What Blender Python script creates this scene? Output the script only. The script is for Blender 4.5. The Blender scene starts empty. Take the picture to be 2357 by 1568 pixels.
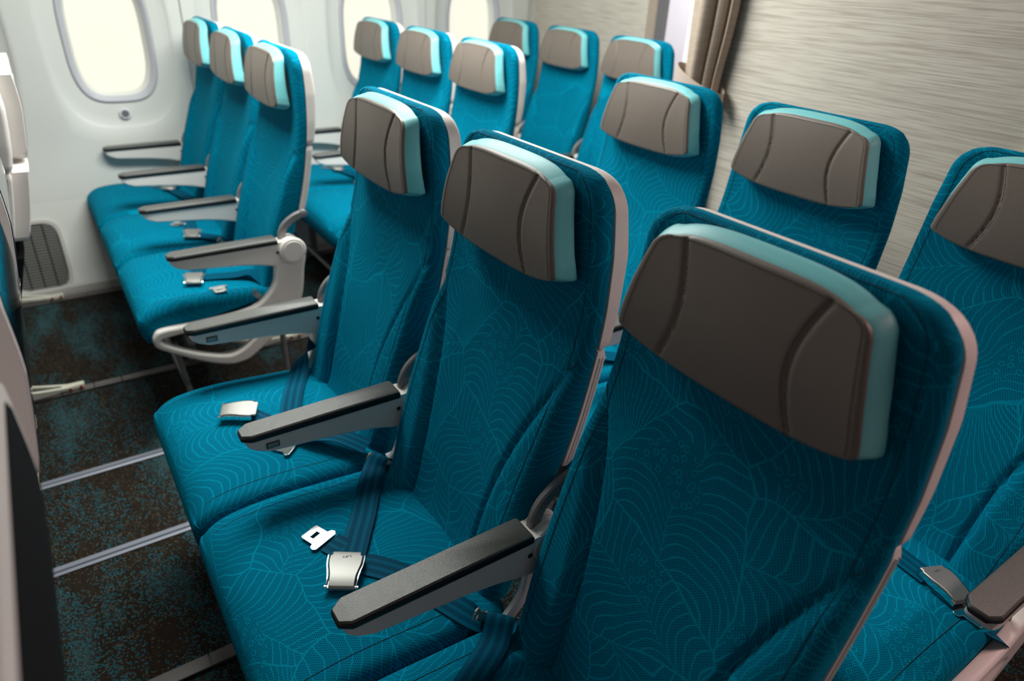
import bpy, bmesh, math, random
from mathutils import Vector, Matrix

scene = bpy.context.scene
COL = scene.collection
PI = math.pi

# ------------------------------------------------------------------ camera
CAM = Vector((-0.5802, -0.8841, 1.3993))
YAW, PIT, ROL = -0.6164, 0.5017, 0.0502
cy_, sy_, cp_, sp_ = math.cos(YAW), math.sin(YAW), math.cos(PIT), math.sin(PIT)
FWD = Vector((-sy_ * cp_, cy_ * cp_, -sp_))
_r = Vector((cy_, sy_, 0.0)); _u = _r.cross(FWD)
RGT = _r * math.cos(ROL) + _u * math.sin(ROL)
UPV = -_r * math.sin(ROL) + _u * math.cos(ROL)
cd = bpy.data.cameras.new('camera')
cd.sensor_fit = 'HORIZONTAL'; cd.sensor_width = 36.0; cd.lens = 23.998
cd.clip_start = 0.02; cd.clip_end = 50
cd.dof.use_dof = True; cd.dof.focus_distance = 1.08; cd.dof.aperture_fstop = 3.2
co = bpy.data.objects.new('camera', cd); COL.objects.link(co)
M = Matrix((RGT, UPV, -FWD)).transposed().to_4x4(); M.translation = CAM
co.matrix_world = M
scene.camera = co

# ------------------------------------------------------------------ world, lamps, exposure
wd = bpy.data.worlds.new('cabin_ambient'); scene.world = wd; wd.use_nodes = True
wd.node_tree.nodes['Background'].inputs[0].default_value = (1.0, 0.86, 0.84, 1)
wd.node_tree.nodes['Background'].inputs[1].default_value = 0.09
vs = scene.view_settings
vs.view_transform = 'Standard'; vs.look = 'None'; vs.exposure = 0.0; vs.gamma = 1.0
vs.use_curve_mapping = False
scene.cycles.use_denoising = True
scene.cycles.max_bounces = 6

def area(name, loc, rot, sx, sy, power, col):
    l = bpy.data.lights.new(name, 'AREA'); l.shape = 'RECTANGLE'; l.size = sx; l.size_y = sy
    l.energy = power; l.color = col
    o = bpy.data.objects.new(name, l); COL.objects.link(o); o.location = loc; o.rotation_euler = rot
    return o
# cove light strips over the two aisles, plus an added fill lamp aft
area('aisle_cove_light', (0.28, 1.30, 2.08), (0, 0, 0), 1.6, 0.70, 69, (0.985, 1.0, 0.94))
area('mood_cove_light', (1.55, -1.30, 2.08), (math.radians(-15), 0, 0), 1.7, 0.20, 33, (1.0, 0.63, 0.60))

area('aft_fill_light', (2.50, 1.75, 2.08), (0, 0, 0), 0.5, 0.5, 30, (0.93, 0.92, 1.0))  # fill lamp added to brighten the white panel beyond the aisle opening

# ------------------------------------------------------------------ materials
def new_mat(name):
    m = bpy.data.materials.new(name); m.use_nodes = True
    return m, m.node_tree.nodes, m.node_tree.links, m.node_tree.nodes['Principled BSDF']

def plain(name, col, rough=0.5, metal=0.0, bump=0.0, bscale=200, spec=0.5, coat=0.0, var=0.0, vscale=4):
    m, N, L, B = new_mat(name)
    B.inputs['Base Color'].default_value = (*col, 1); B.inputs['Roughness'].default_value = rough
    B.inputs['Metallic'].default_value = metal; B.inputs['Specular IOR Level'].default_value = spec
    B.inputs['Coat Weight'].default_value = coat
    tc = N.new('ShaderNodeTexCoord')
    if bump:
        t = N.new('ShaderNodeTexNoise'); t.inputs['Scale'].default_value = bscale; t.inputs['Detail'].default_value = 3
        L.new(tc.outputs['Object'], t.inputs['Vector'])
        b = N.new('ShaderNodeBump'); b.inputs['Strength'].default_value = bump; b.inputs['Distance'].default_value = 0.002
        L.new(t.outputs['Fac'], b.inputs['Height']); L.new(b.outputs['Normal'], B.inputs['Normal'])
    if var:
        t = N.new('ShaderNodeTexNoise'); t.inputs['Scale'].default_value = vscale; t.inputs['Detail'].default_value = 4
        L.new(tc.outputs['Object'], t.inputs['Vector'])
        mx = N.new('ShaderNodeMix'); mx.data_type = 'RGBA'
        mx.inputs[6].default_value = (*[c * (1 - var) for c in col], 1); mx.inputs[7].default_value = (*[min(1, c * (1 + var)) for c in col], 1)
        L.new(t.outputs['Fac'], mx.inputs[0]); L.new(mx.outputs[2], B.inputs['Base Color'])
    return m

class NB:
    """tiny node-math helper"""
    def __init__(s, m): s.N = m.node_tree.nodes; s.L = m.node_tree.links
    def val(s, node, i, v):
        if hasattr(v, 'is_linked') or hasattr(v, 'links'): s.L.new(v, node.inputs[i])
        else: node.inputs[i].default_value = v
    def m(s, op, a, b=None, c=None):
        n = s.N.new('ShaderNodeMath'); n.operation = op
        s.val(n, 0, a)
        if b is not None: s.val(n, 1, b)
        if c is not None: s.val(n, 2, c)
        return n.outputs[0]
    def v(s, op, a, b=None):
        n = s.N.new('ShaderNodeVectorMath'); n.operation = op
        s.val(n, 0, a)
        if b is not None:
            if op == 'SCALE': s.val(n, 3, b)
            else: s.val(n, 1, b)
        return n.outputs['Value'] if op in ('LENGTH', 'DOT_PRODUCT', 'DISTANCE') else n.outputs[0]
    def sep(s, a):
        n = s.N.new('ShaderNodeSeparateXYZ'); s.L.new(a, n.inputs[0]); return n.outputs
    def comb(s, x, y, z=0.0):
        n = s.N.new('ShaderNodeCombineXYZ'); s.val(n, 0, x); s.val(n, 1, y); s.val(n, 2, z); return n.outputs[0]
    def noise(s, vec, scale, detail=2.0, dim='3D'):
        n = s.N.new('ShaderNodeTexNoise'); n.noise_dimensions = dim; s.L.new(vec, n.inputs['Vector'])
        n.inputs['Scale'].default_value = scale; n.inputs['Detail'].default_value = detail; return n
    def vor(s, vec, scale, feature='F1', rnd=1.0):
        n = s.N.new('ShaderNodeTexVoronoi'); n.voronoi_dimensions = '2D'; n.feature = feature
        s.L.new(vec, n.inputs['Vector']); n.inputs['Scale'].default_value = scale; n.inputs['Randomness'].default_value = rnd; return n
    def line(s, d, w):   # 1 where d < w, soft edge
        n = s.N.new('ShaderNodeMapRange'); n.interpolation_type = 'SMOOTHSTEP'
        s.val(n, 0, d); n.inputs[1].default_value = w * 0.45; n.inputs[2].default_value = w * 1.25
        n.inputs[3].default_value = 1.0; n.inputs[4].default_value = 0.0; return n.outputs[0]
    def mix(s, f, a, b):
        n = s.N.new('ShaderNodeMix'); n.data_type = 'RGBA'; s.val(n, 0, f)
        for i, c in ((6, a), (7, b)):
            if isinstance(c, tuple): n.inputs[i].default_value = (*c, 1)
            else: s.L.new(c, n.inputs[i])
        return n.outputs[2]

def fabric(name, base, line, dark):
    m, N, L, B = new_mat(name); q = NB(m)
    uv = N.new('ShaderNodeUVMap').outputs[0]
    oi = N.new('ShaderNodeObjectInfo')
    off = q.comb(q.m('MULTIPLY', oi.outputs['Random'], 7.3), q.m('MULTIPLY', oi.outputs['Random'], 3.1))
    p0 = q.v('ADD', uv, off)
    nz = q.noise(p0, 7.0, 1.0)
    p = q.v('ADD', p0, q.v('SCALE', q.v('SUBTRACT', nz.outputs['Color'], (0.5, 0.5, 0.5)), 0.075))
    nz2 = q.noise(p0, 38.0, 1.0)
    p = q.v('ADD', p, q.v('SCALE', q.v('SUBTRACT', nz2.outputs['Color'], (0.5, 0.5, 0.5)), 0.006))
    SC = 5.6
    vo = q.vor(p, SC, rnd=0.9)
    ed = q.vor(p, SC, 'DISTANCE_TO_EDGE', 0.9)
    pos = vo.outputs['Position']; cs = q.sep(vo.outputs['Color'])
    loc = q.v('SUBTRACT', p, pos)
    rot = N.new('ShaderNodeVectorRotate'); rot.rotation_type = 'Z_AXIS'
    L.new(loc, rot.inputs['Vector']); L.new(q.m('MULTIPLY', cs[0], 6.2832), rot.inputs['Angle'])
    lx, ly, _ = q.sep(rot.outputs[0])
    # fans: lines spreading out of one corner of the leaf
    fx = q.m('ADD', lx, 0.15); fa = q.m('ARCTAN2', ly, fx)
    fr = q.m('SQRT', q.m('ADD', q.m('MULTIPLY', fx, fx), q.m('MULTIPLY', ly, ly)))
    bend = q.m('ADD', q.m('MULTIPLY', fa, 14.0), q.m('MULTIPLY', fr, 9.0))
    f1 = q.m('ABSOLUTE', q.m('SUBTRACT', q.m('FRACT', bend), 0.5))
    d1 = q.m('DIVIDE', q.m('MULTIPLY', f1, fr), 14.0)
    # feathers: curved ribs leaving a spine
    ay = q.m('ABSOLUTE', ly)
    rib = q.m('ADD', q.m('SUBTRACT', lx, q.m('MULTIPLY', ay, 1.1)), q.m('MULTIPLY', q.m('MULTIPLY', ay, ay), 9.0))
    f2 = q.m('ABSOLUTE', q.m('SUBTRACT', q.m('FRACT', q.m('MULTIPLY', rib, 62.0)), 0.5))
    d2 = q.m('MINIMUM', q.m('DIVIDE', f2, 90.0), ay)
    pick = q.m('GREATER_THAN', cs[1], 0.58)
    dd = q.m('ADD', q.m('MULTIPLY', d1, pick), q.m('MULTIPLY', d2, q.m('SUBTRACT', 1.0, pick)))
    l1 = q.line(dd, 0.00095)
    l2 = q.line(q.m('DIVIDE', ed.outputs['Distance'], SC), 0.0016)
    # clusters of little rings
    rv = q.vor(p0, 62.0, rnd=0.7)
    rd = q.m('ABSOLUTE', q.m('SUBTRACT', q.m('DIVIDE', rv.outputs['Distance'], 62.0), 0.0042))
    rmask = q.m('GREATER_THAN', q.noise(p0, 9.0, 0.0).outputs['Fac'], 0.66)
    l3 = q.m('MULTIPLY', q.line(rd, 0.0009), rmask)
    l1 = q.m('MULTIPLY', l1, q.m('SUBTRACT', 1.0, rmask))
    ln = q.m('MINIMUM', q.m('ADD', q.m('ADD', l1, l2), l3), 1.0)
    # weave
    u, v_, _ = q.sep(uv)
    ca = q.m('COSINE', q.m('MULTIPLY', q.m('ADD', u, q.m('MULTIPLY', v_, 0.22)), 2 * PI / 0.0044))
    cb = q.m('COSINE', q.m('MULTIPLY', v_, 2 * PI / 0.0056))
    hr_ = N.new('ShaderNodeMapRange'); hr_.interpolation_type = 'SMOOTHSTEP'
    L.new(q.m('MULTIPLY', ca, cb), hr_.inputs[0]); hr_.inputs[1].default_value = 0.12; hr_.inputs[2].default_value = 0.72
    wv = q.m('MULTIPLY', hr_.outputs[0], q.m('SUBTRACT', 1.0, q.m('MULTIPLY', ln, 0.85)))
    soft = q.noise(p0, 5.0, 2.0).outputs['Fac']
    b1 = q.mix(q.m('MULTIPLY', wv, 0.9), base, dark)
    colr = q.mix(q.m('MULTIPLY', ln, 0.75), b1, line)
    L.new(colr, B.inputs['Base Color'])
    B.inputs['Roughness'].default_value = 0.9; B.inputs['Specular IOR Level'].default_value = 0.03
    B.inputs['Sheen Weight'].default_value = 0.08; B.inputs['Sheen Tint'].default_value = (0.02, 0.70, 0.9, 1)
    B.inputs['Sheen Roughness'].default_value = 0.45
    h = q.m('ADD', q.m('MULTIPLY', wv, -0.5), q.m('ADD', q.m('MULTIPLY', ln, 0.3), q.m('MULTIPLY', soft, 6.0)))
    bp = N.new('ShaderNodeBump'); bp.inputs['Strength'].default_value = 0.35; bp.inputs['Distance'].default_value = 0.0012
    L.new(h, bp.inputs['Height']); L.new(bp.outputs['Normal'], B.inputs['Normal'])
    return m

MAT = {}
MAT['teal'] = fabric('patterned_teal_fabric', (0.0, 0.172, 0.290), (0.0, 0.270, 0.410), (0.0, 0.042, 0.072))
MAT['seam'] = plain('dark_teal_seam', (0.001, 0.070, 0.120), 0.9)
MAT['leather'] = plain('brown_grey_leather', (0.185, 0.152, 0.128), 0.42, bump=0.12, bscale=900, var=0.05, vscale=60)
MAT['stitch'] = plain('dark_stitching', (0.055, 0.045, 0.038), 0.8)
MAT['aqua'] = plain('pale_aqua_leather', (0.185, 0.59, 0.62), 0.45, bump=0.10, bscale=700)
MAT['shell'] = plain('pearl_white_plastic', (0.82, 0.765, 0.725), 0.5)
MAT['armwhite'] = plain('warm_white_arm_plastic', (0.78, 0.735, 0.69), 0.45)
MAT['pad'] = plain('charcoal_soft_pad', (0.075, 0.075, 0.068), 0.40, bump=0.35, spec=0.9, bscale=800)
MAT['black'] = plain('black_plastic', (0.008, 0.008, 0.009), 0.45)
MAT['grey'] = plain('grey_metal_paint', (0.24, 0.232, 0.235), 0.40, 0.4)
MAT['alu'] = plain('brushed_aluminium', (0.22, 0.235, 0.285), 0.50, 0.35, bump=0.05, bscale=500)
MAT['chrome'] = plain('polished_steel', (0.85, 0.84, 0.82), 0.10, 1.0)
MAT['satin'] = plain('satin_steel', (0.36, 0.355, 0.335), 0.50, 0.8)
MAT['etched'] = plain('etched_letter_grey', (0.10, 0.10, 0.10), 0.7)
MAT['cream'] = plain('cream_painted_fitting', (0.62, 0.60, 0.50), 0.45)
MAT['red'] = plain('red_tape', (0.25, 0.01, 0.01), 0.6)
MAT['wall'] = plain('off_white_sidewall', (0.68, 0.69, 0.655), 0.55, bump=0.05, bscale=600)
MAT['kick'] = plain('grey_kick_panel', (0.52, 0.50, 0.48), 0.6, bump=0.1, bscale=700)
MAT['ring'] = plain('lavender_grey_bezel', (0.50, 0.50, 0.54), 0.5)
MAT['grille'] = plain('grey_grille', (0.20, 0.20, 0.19), 0.6)
MAT['whitepanel'] = plain('white_panel', (0.80, 0.79, 0.84), 0.5)
MAT['tieback'] = plain('beige_tieback_cloth', (0.47, 0.385, 0.325), 0.8, bump=0.2, bscale=400)
MAT['ceil'] = plain('ceiling_white', (0.75, 0.73, 0.72), 0.7)
MAT['screen'] = plain('black_glass_screen', (0.004, 0.004, 0.005), 0.06, spec=0.6)
MAT['darkcloth'] = plain('dark_underseat_cloth', (0.010, 0.010, 0.011), 0.95, spec=0.08)
MAT['track'] = plain('grey_track_cover', (0.11, 0.10, 0.095), 0.55)

def belt_mat():
    m, N, L, B = new_mat('navy_webbing'); q = NB(m)
    uv = N.new('ShaderNodeUVMap').outputs[0]; u, v_, _ = q.sep(uv)
    st = q.m('SINE', q.m('MULTIPLY', u, 400.0))
    s01 = q.m('GREATER_THAN', st, 0.25)
    L.new(q.mix(s01, (0.0, 0.055, 0.105), (0.0, 0.092, 0.165)), B.inputs['Base Color'])
    B.inputs['Roughness'].default_value = 0.60; B.inputs['Specular IOR Level'].default_value = 0.04
    wv = q.m('SINE', q.m('MULTIPLY', v_, 3000.0))
    bp = N.new('ShaderNodeBump'); bp.inputs['Strength'].default_value = 0.2; bp.inputs['Distance'].default_value = 0.001
    L.new(q.m('ADD', q.m('MULTIPLY', s01, 0.6), q.m('MULTIPLY', wv, 0.2)), bp.inputs['Height']); L.new(bp.outputs['Normal'], B.inputs['Normal'])
    return m
MAT['belt'] = belt_mat()

def carpet_mat():
    m, N, L, B = new_mat('speckled_brown_carpet'); q = NB(m)
    ob = N.new('ShaderNodeTexCoord').outputs['Object']
    x, y, z = q.sep(ob)
    st = q.comb(q.m('MULTIPLY', x, 1.0), q.m('MULTIPLY', y, 0.33), 0.0)
    big = q.noise(st, 9.0, 5.0).outputs['Fac']
    mid = q.noise(st, 55.0, 3.0).outputs['Fac']
    sp = q.vor(ob, 230.0); sc = q.sep(sp.outputs['Color'])
    base = q.mix(q.m('MULTIPLY', mid, 0.9), (0.007, 0.005, 0.004), (0.034, 0.026, 0.018))
    tealmask = q.m('GREATER_THAN', q.m('ADD', q.m('MULTIPLY', big, 1.5), q.m('MULTIPLY', sc[0], 0.62)), 1.22)
    dot = q.m('LESS_THAN', sp.outputs['Distance'], 0.48)
    base = q.mix(q.m('MULTIPLY', q.m('MULTIPLY', tealmask, dot), 0.85), base, (0.012, 0.115, 0.150))
    tan = q.m('MULTIPLY', q.m('GREATER_THAN', sc[1], 0.90), dot)
    base = q.mix(q.m('MULTIPLY', tan, 0.7), base, (0.105, 0.085, 0.058))
    hz = N.new('ShaderNodeMapRange'); L.new(big, hz.inputs[0]); hz.inputs[1].default_value = 0.52; hz.inputs[2].default_value = 0.72
    base = q.mix(q.m('MULTIPLY', hz.outputs[0], 0.45), base, (0.045, 0.085, 0.090))
    L.new(base, B.inputs['Base Color']); B.inputs['Roughness'].default_value = 0.95; B.inputs['Specular IOR Level'].default_value = 0.1
    bp = N.new('ShaderNodeBump'); bp.inputs['Strength'].default_value = 0.8; bp.inputs['Distance'].default_value = 0.003
    L.new(sp.outputs['Distance'], bp.inputs['Height']); L.new(bp.outputs['Normal'], B.inputs['Normal'])
    return m
MAT['carpet'] = carpet_mat()

def streaked(name, a, b, zs, ys, strength=1.0):
    """woven covering with fine horizontal dashes"""
    m, N, L, B = new_mat(name); q = NB(m)
    ob = N.new('ShaderNodeTexCoord').outputs['Object']; x, y, z = q.sep(ob)
    v1 = q.comb(q.m('MULTIPLY', y, ys), q.m('MULTIPLY', z, zs), x)
    n1 = q.noise(v1, 1.0, 2.0).outputs['Fac']
    v2 = q.comb(q.m('MULTIPLY', y, ys * 2.4), q.m('MULTIPLY', z, zs * 0.42), x)
    n2 = q.noise(v2, 1.0, 2.0).outputs['Fac']
    mr = N.new('ShaderNodeMapRange'); L.new(q.m('ADD', q.m('MULTIPLY', n1, 0.8), q.m('MULTIPLY', n2, 0.2)), mr.inputs[0])
    mr.inputs[1].default_value = 0.36; mr.inputs[2].default_value = 0.56
    L.new(q.mix(mr.outputs[0], b, a), B.inputs['Base Color'])
    B.inputs['Roughness'].default_value = 0.75; B.inputs['Specular IOR Level'].default_value = 0.25
    bp = N.new('ShaderNodeBump'); bp.inputs['Strength'].default_value = 0.25 * strength; bp.inputs['Distance'].default_value = 0.002
    L.new(n1, bp.inputs['Height']); L.new(bp.outputs['Normal'], B.inputs['Normal'])
    return m
MAT['bulkhead'] = streaked('woven_beige_bulkhead', (0.68, 0.63, 0.55), (0.44, 0.39, 0.33), 430, 6)
MAT['curtain'] = streaked('beige_curtain_cloth', (0.43, 0.35, 0.285), (0.36, 0.29, 0.23), 300, 30, 0.6)
MAT['greycurtain'] = plain('grey_ribbed_cloth', (0.17, 0.16, 0.165), 0.8, bump=0.3, bscale=300)

def pane_mat():
    m, N, L, B = new_mat('bright_cream_window_pane')
    e = B.inputs['Emission Color']; B.inputs['Base Color'].default_value = (0.10, 0.10, 0.09, 1)
    tc = N.new('ShaderNodeTexCoord'); t = N.new('ShaderNodeTexNoise'); t.inputs['Scale'].default_value = 6
    L.new(tc.outputs['Object'], t.inputs['Vector'])
    mx = N.new('ShaderNodeMix'); mx.data_type = 'RGBA'; mx.inputs[6].default_value = (1.0, 0.975, 0.78, 1); mx.inputs[7].default_value = (1.0, 0.985, 0.86, 1)
    L.new(t.outputs['Fac'], mx.inputs[0]); L.new(mx.outputs[2], e)
    B.inputs['Emission Strength'].default_value = 0.93
    B.inputs['Roughness'].default_value = 0.3
    return m
MAT['pane'] = pane_mat()

# ------------------------------------------------------------------ mesh helpers
def interp(tab, t):
    if t <= tab[0][0]: return tab[0][1]
    for (a, va), (b, vb) in zip(tab, tab[1:]):
        if t <= b:
            k = (t - a) / (b - a); return va + (vb - va) * k
    return tab[-1][1]

def smooth_tab(tab, n=80):
    """resample a table through a Catmull-Rom spline"""
    pts = [Vector((a, b, 0)) for a, b in tab]
    out = catmull(pts, max(2, n // (len(tab) - 1)))
    return [(p.x, p.y) for p in out]

def catmull(pts, k=6, closed=False):
    out = []; n = len(pts)
    for i in range(n if closed else n - 1):
        if closed: p0, p1, p2, p3 = pts[(i - 1) % n], pts[i], pts[(i + 1) % n], pts[(i + 2) % n]
        else: p0, p1, p2, p3 = pts[max(i - 1, 0)], pts[i], pts[i + 1], pts[min(i + 2, n - 1)]
        for j in range(k):
            t = j / k
            out.append(0.5 * ((2 * p1) + (p2 - p0) * t + (2 * p0 - 5 * p1 + 4 * p2 - p3) * t * t + (3 * p1 - p0 - 3 * p2 + p3) * t ** 3))
    if not closed: out.append(pts[-1].copy())
    return out

def make_mesh(name, verts, faces, mat, uvs=None, smooth=True, angle=40):
    me = bpy.data.meshes.new(name); me.from_pydata([tuple(v) for v in verts], [], faces)
    if uvs:
        ul = me.uv_layers.new(name='UVMap')
        for lp in me.loops: ul.data[lp.index].uv = uvs[lp.vertex_index]
    me.materials.append(MAT[mat])
    bm = bmesh.new(); bm.from_mesh(me); bmesh.ops.recalc_face_normals(bm, faces=bm.faces); bm.to_mesh(me); bm.free()
    if smooth:
        me.polygons.foreach_set('use_smooth', [True] * len(me.polygons))
        try: me.set_sharp_from_angle(angle=math.radians(angle))
        except Exception: pass
    me.update(); return me

def obj(name, me, parent=None, loc=(0, 0, 0), rot=(0, 0, 0)):
    o = bpy.data.objects.new(name, me); COL.objects.link(o)
    o.location = loc; o.rotation_euler = rot
    if parent: o.parent = parent
    return o

def tag(o, label=None, cat=None, group=None, kind=None):
    if label: o['label'] = label
    if cat: o['category'] = cat
    if group: o['group'] = group
    if kind: o['kind'] = kind
    return o

def empty(name, loc, label, cat, group=None):
    o = bpy.data.objects.new(name, None); COL.objects.link(o); o.location = loc; o.empty_display_size = 0.1
    return tag(o, label, cat, group)

def loft(secs, closed=True, cap=True):
    n = len(secs[0]); V = [p for s in secs for p in s]; F = []
    for i in range(len(secs) - 1):
        for j in range(n if closed else n - 1):
            a = i * n + j; b = i * n + (j + 1) % n
            F.append((a, b, b + n, a + n))
    if cap and closed:
        F.append(tuple(range(n - 1, -1, -1))); F.append(tuple(range((len(secs) - 1) * n, len(secs) * n)))
    return V, F

def join(*parts):
    V, F = [], []
    for v, f in parts:
        k = len(V); V += list(v); F += [tuple(i + k for i in t) for t in f]
    return V, F

def box(cx, cy, cz, sx, sy, sz):
    V = [Vector((cx + a * sx / 2, cy + b * sy / 2, cz + c * sz / 2)) for a in (-1, 1) for b in (-1, 1) for c in (-1, 1)]
    F = [(0, 1, 3, 2), (4, 6, 7, 5), (0, 4, 5, 1), (2, 3, 7, 6), (0, 2, 6, 4), (1, 5, 7, 3)]
    return V, F

def rbox(cx, cy, cz, sx, sy, sz, r=0.004):
    """box with chamfered edges"""
    bm = bmesh.new(); V, F = box(cx, cy, cz, sx, sy, sz)
    vs_ = [bm.verts.new(v) for v in V]
    for f in F: bm.faces.new([vs_[i] for i in f])
    bmesh.ops.bevel(bm, geom=list(bm.edges), offset=r, segments=2, affect='EDGES', profile=0.6)
    bm.verts.ensure_lookup_table()
    out = [v.co.copy() for v in bm.verts]; bm.verts.index_update(); FF = [tuple(v.index for v in f.verts) for f in bm.faces]
    bm.free(); return out, FF

def tube(path, r, n=10, cap=True):
    secs = []
    for i, p in enumerate(path):
        t = (path[min(i + 1, len(path) - 1)] - path[max(i - 1, 0)]).normalized()
        a = t.cross(Vector((0, 0, 1)))
        if a.length < 1e-3: a = t.cross(Vector((0, 1, 0)))
        a.normalize(); b = a.cross(t)
        rr = r[i] if isinstance(r, (list, tuple)) else r
        secs.append([p + a * rr * math.cos(2 * PI * k / n) + b * rr * math.sin(2 * PI * k / n) for k in range(n)])
    return loft(secs, cap=cap)

def bar(path, wa, wb, axis=Vector((0, 1, 0))):
    """flat bar of section wa (along axis) x wb with chamfered corners"""
    secs = []; c = min(wa, wb) * 0.22
    for i, p in enumerate(path):
        t = (path[min(i + 1, len(path) - 1)] - path[max(i - 1, 0)]).normalized()
        a = axis; b = t.cross(a).normalized()
        pr = [(-wa / 2, -wb / 2 + c), (-wa / 2 + c, -wb / 2), (wa / 2 - c, -wb / 2), (wa / 2, -wb / 2 + c),
              (wa / 2, wb / 2 - c), (wa / 2 - c, wb / 2), (-wa / 2 + c, wb / 2), (-wa / 2, wb / 2 - c)]
        secs.append([p + a * s + b * t2 for s, t2 in pr])
    return loft(secs)

def cyl_y(x, y0, y1, z, r, n=28, ch=0.003):
    secs = []
    for y, rr in ((y0, r - ch), (y0 + ch, r), (y1 - ch, r), (y1, r - ch)):
        secs.append([Vector((x + rr * math.cos(2 * PI * k / n), y, z + rr * math.sin(2 * PI * k / n))) for k in range(n)])
    return loft(secs)

def outline_plate(name, outer, inner, t, bev, mat):
    """flat plate traced in (x, z), thickness t along y, rounded rim; inner = list of holes"""
    cu = bpy.data.curves.new(name, 'CURVE'); cu.dimensions = '2D'; cu.fill_mode = 'BOTH'
    cu.extrude = max(t / 2 - bev, 0.0002); cu.bevel_depth = bev; cu.bevel_resolution = 2; cu.offset = -bev
    for loop in [outer] + inner:
        sp = cu.splines.new('POLY'); sp.points.add(len(loop) - 1); sp.use_cyclic_u = True
        for pt, (a, b) in zip(sp.points, loop): pt.co = (a, b, 0, 1)
    o = bpy.data.objects.new(name, cu); COL.objects.link(o)
    dg = bpy.context.evaluated_depsgraph_get()
    me = bpy.data.meshes.new_from_object(o.evaluated_get(dg)); bpy.data.objects.remove(o); bpy.data.curves.remove(cu)
    for v in me.vertices: v.co = Vector((v.co.x, v.co.z, v.co.y))
    me.flip_normals(); me.name = name
    me.materials.clear(); me.materials.append(MAT[mat])
    me.polygons.foreach_set('use_smooth', [True] * len(me.polygons))
    me.set_sharp_from_angle(angle=math.radians(45)); me.update()
    return me

def smooth_loop(pts, k=5):
    return [(p.x, p.y) for p in catmull([Vector((a, b, 0)) for a, b in pts], k, True)]

# ------------------------------------------------------------------ the setting
# floor
def grid_plane(x0, x1, y0, y1, z, nx=1, ny=1):
    V = [Vector((x0 + (x1 - x0) * i / nx, y0 + (y1 - y0) * j / ny, z)) for i in range(nx + 1) for j in range(ny + 1)]
    F = [(i * (ny + 1) + j, (i + 1) * (ny + 1) + j, (i + 1) * (ny + 1) + j + 1, i * (ny + 1) + j + 1) for i in range(nx) for j in range(ny)]
    return V, F
fl = obj('floor', make_mesh('floor', *join(box(0.9, 0.72, -0.02, 5.2, 3.96, 0.04)), 'carpet', smooth=False))
tag(fl, 'dark brown carpet flecked with teal and tan', kind='structure')

# seat tracks let into the floor
def track(n, y, mat, w, x0=-1.6, x1=3.2):
    prof = [(-w / 2, 0.0), (-w / 2, 0.003), (-w * 0.30, 0.006), (-w * 0.18, 0.003), (-w * 0.10, 0.0075), (w * 0.22, 0.0075), (w * 0.30, 0.004), (w / 2, 0.003), (w / 2, 0.0)]
    secs = [[Vector((x, y + a, b)) for a, b in prof] for x in (x0, x1)]
    o = obj('trim_%d' % n, make_mesh('seat_track', *loft(secs), mat, smooth=False))
    return o
tag(track(1, 1.135, 'alu', 0.034), 'bright metal seat track on the window side of the aisle', kind='structure')
tag(track(2, 0.75, 'alu', 0.034), 'bright metal seat track along the near edge of the aisle', kind='structure')
def covered_track(n, y, joints, label):
    w = 0.036; o = None
    root = obj('trim_%d' % n, make_mesh('track_base', *box(0.8, y, 0.002, 4.8, w * 0.8, 0.004), 'black', smooth=False))
    tag(root, label, kind='structure')
    xs = [-1.6] + joints + [3.2]
    for a, b in zip(xs, xs[1:]):
        V, F = rbox((a + b) / 2, y, 0.006, b - a - 0.003, w, 0.008, 0.002)
        obj('track_cover', make_mesh('track_cover', V, F, 'track'), root)
    return root
covered_track(3, 0.285, [-0.66, -0.535, 0.1, 0.25, 0.9, 1.04], 'grey covered seat track under the foreground row')
covered_track(4, 1.649, [-0.72, -0.62, -0.53, 0.08, 0.2, 0.86, 0.98], 'grey covered seat track under the window rows')
covered_track(5, 2.50, [-0.70, -0.56, 0.1, 0.22, 0.88, 1.0], 'grey covered seat track beside the sidewall')

# window sidewall
YW = 2.70
def wall_y(z):
    return interp([(-0.05, 2.545), (0.0, 2.555), (0.10, 2.59), (0.25, 2.635), (0.40, 2.665), (0.60, 2.695), (0.90, 2.70), (1.35, 2.70), (1.64, 2.675), (1.9, 2.58), (2.2, 2.42)], z)
wall = obj('wall_left', make_mesh('wall_backing', *loft([[Vector((x, wall_y(z) + d, z)) for d in (0.12, 0.15) for z in ([0.0, 0.25, 0.5, 0.62] if d < 0.13 else [0.62, 0.5, 0.25, 0.0])] for x in (-1.75, 3.2)]), 'wall', smooth=False))
tag(wall, 'off-white curved cabin sidewall with window panels', kind='structure')
WX = [-0.225 + 0.6075 * i for i in range(-2, 6)]
WZ = 1.055
NA = 96
def sup(a, b, k, n=4.0):
    t = 2 * PI * k / NA; c, s = math.cos(t), math.sin(t)
    return (math.copysign(abs(c) ** (2 / n), c) * a, math.copysign(abs(s) ** (2 / n), s) * b)
def rect_pt(k, hw, z0, z1):
    t = 2 * PI * k / NA; c, s = math.cos(t), math.sin(t)
    # map directions to the panel rectangle, corners kept
    m = max(abs(c), abs(s)); a, b = c / m, s / m
    return (a * hw, WZ + (b * (z1 - WZ) if b > 0 else b * (WZ - z0)))
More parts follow.
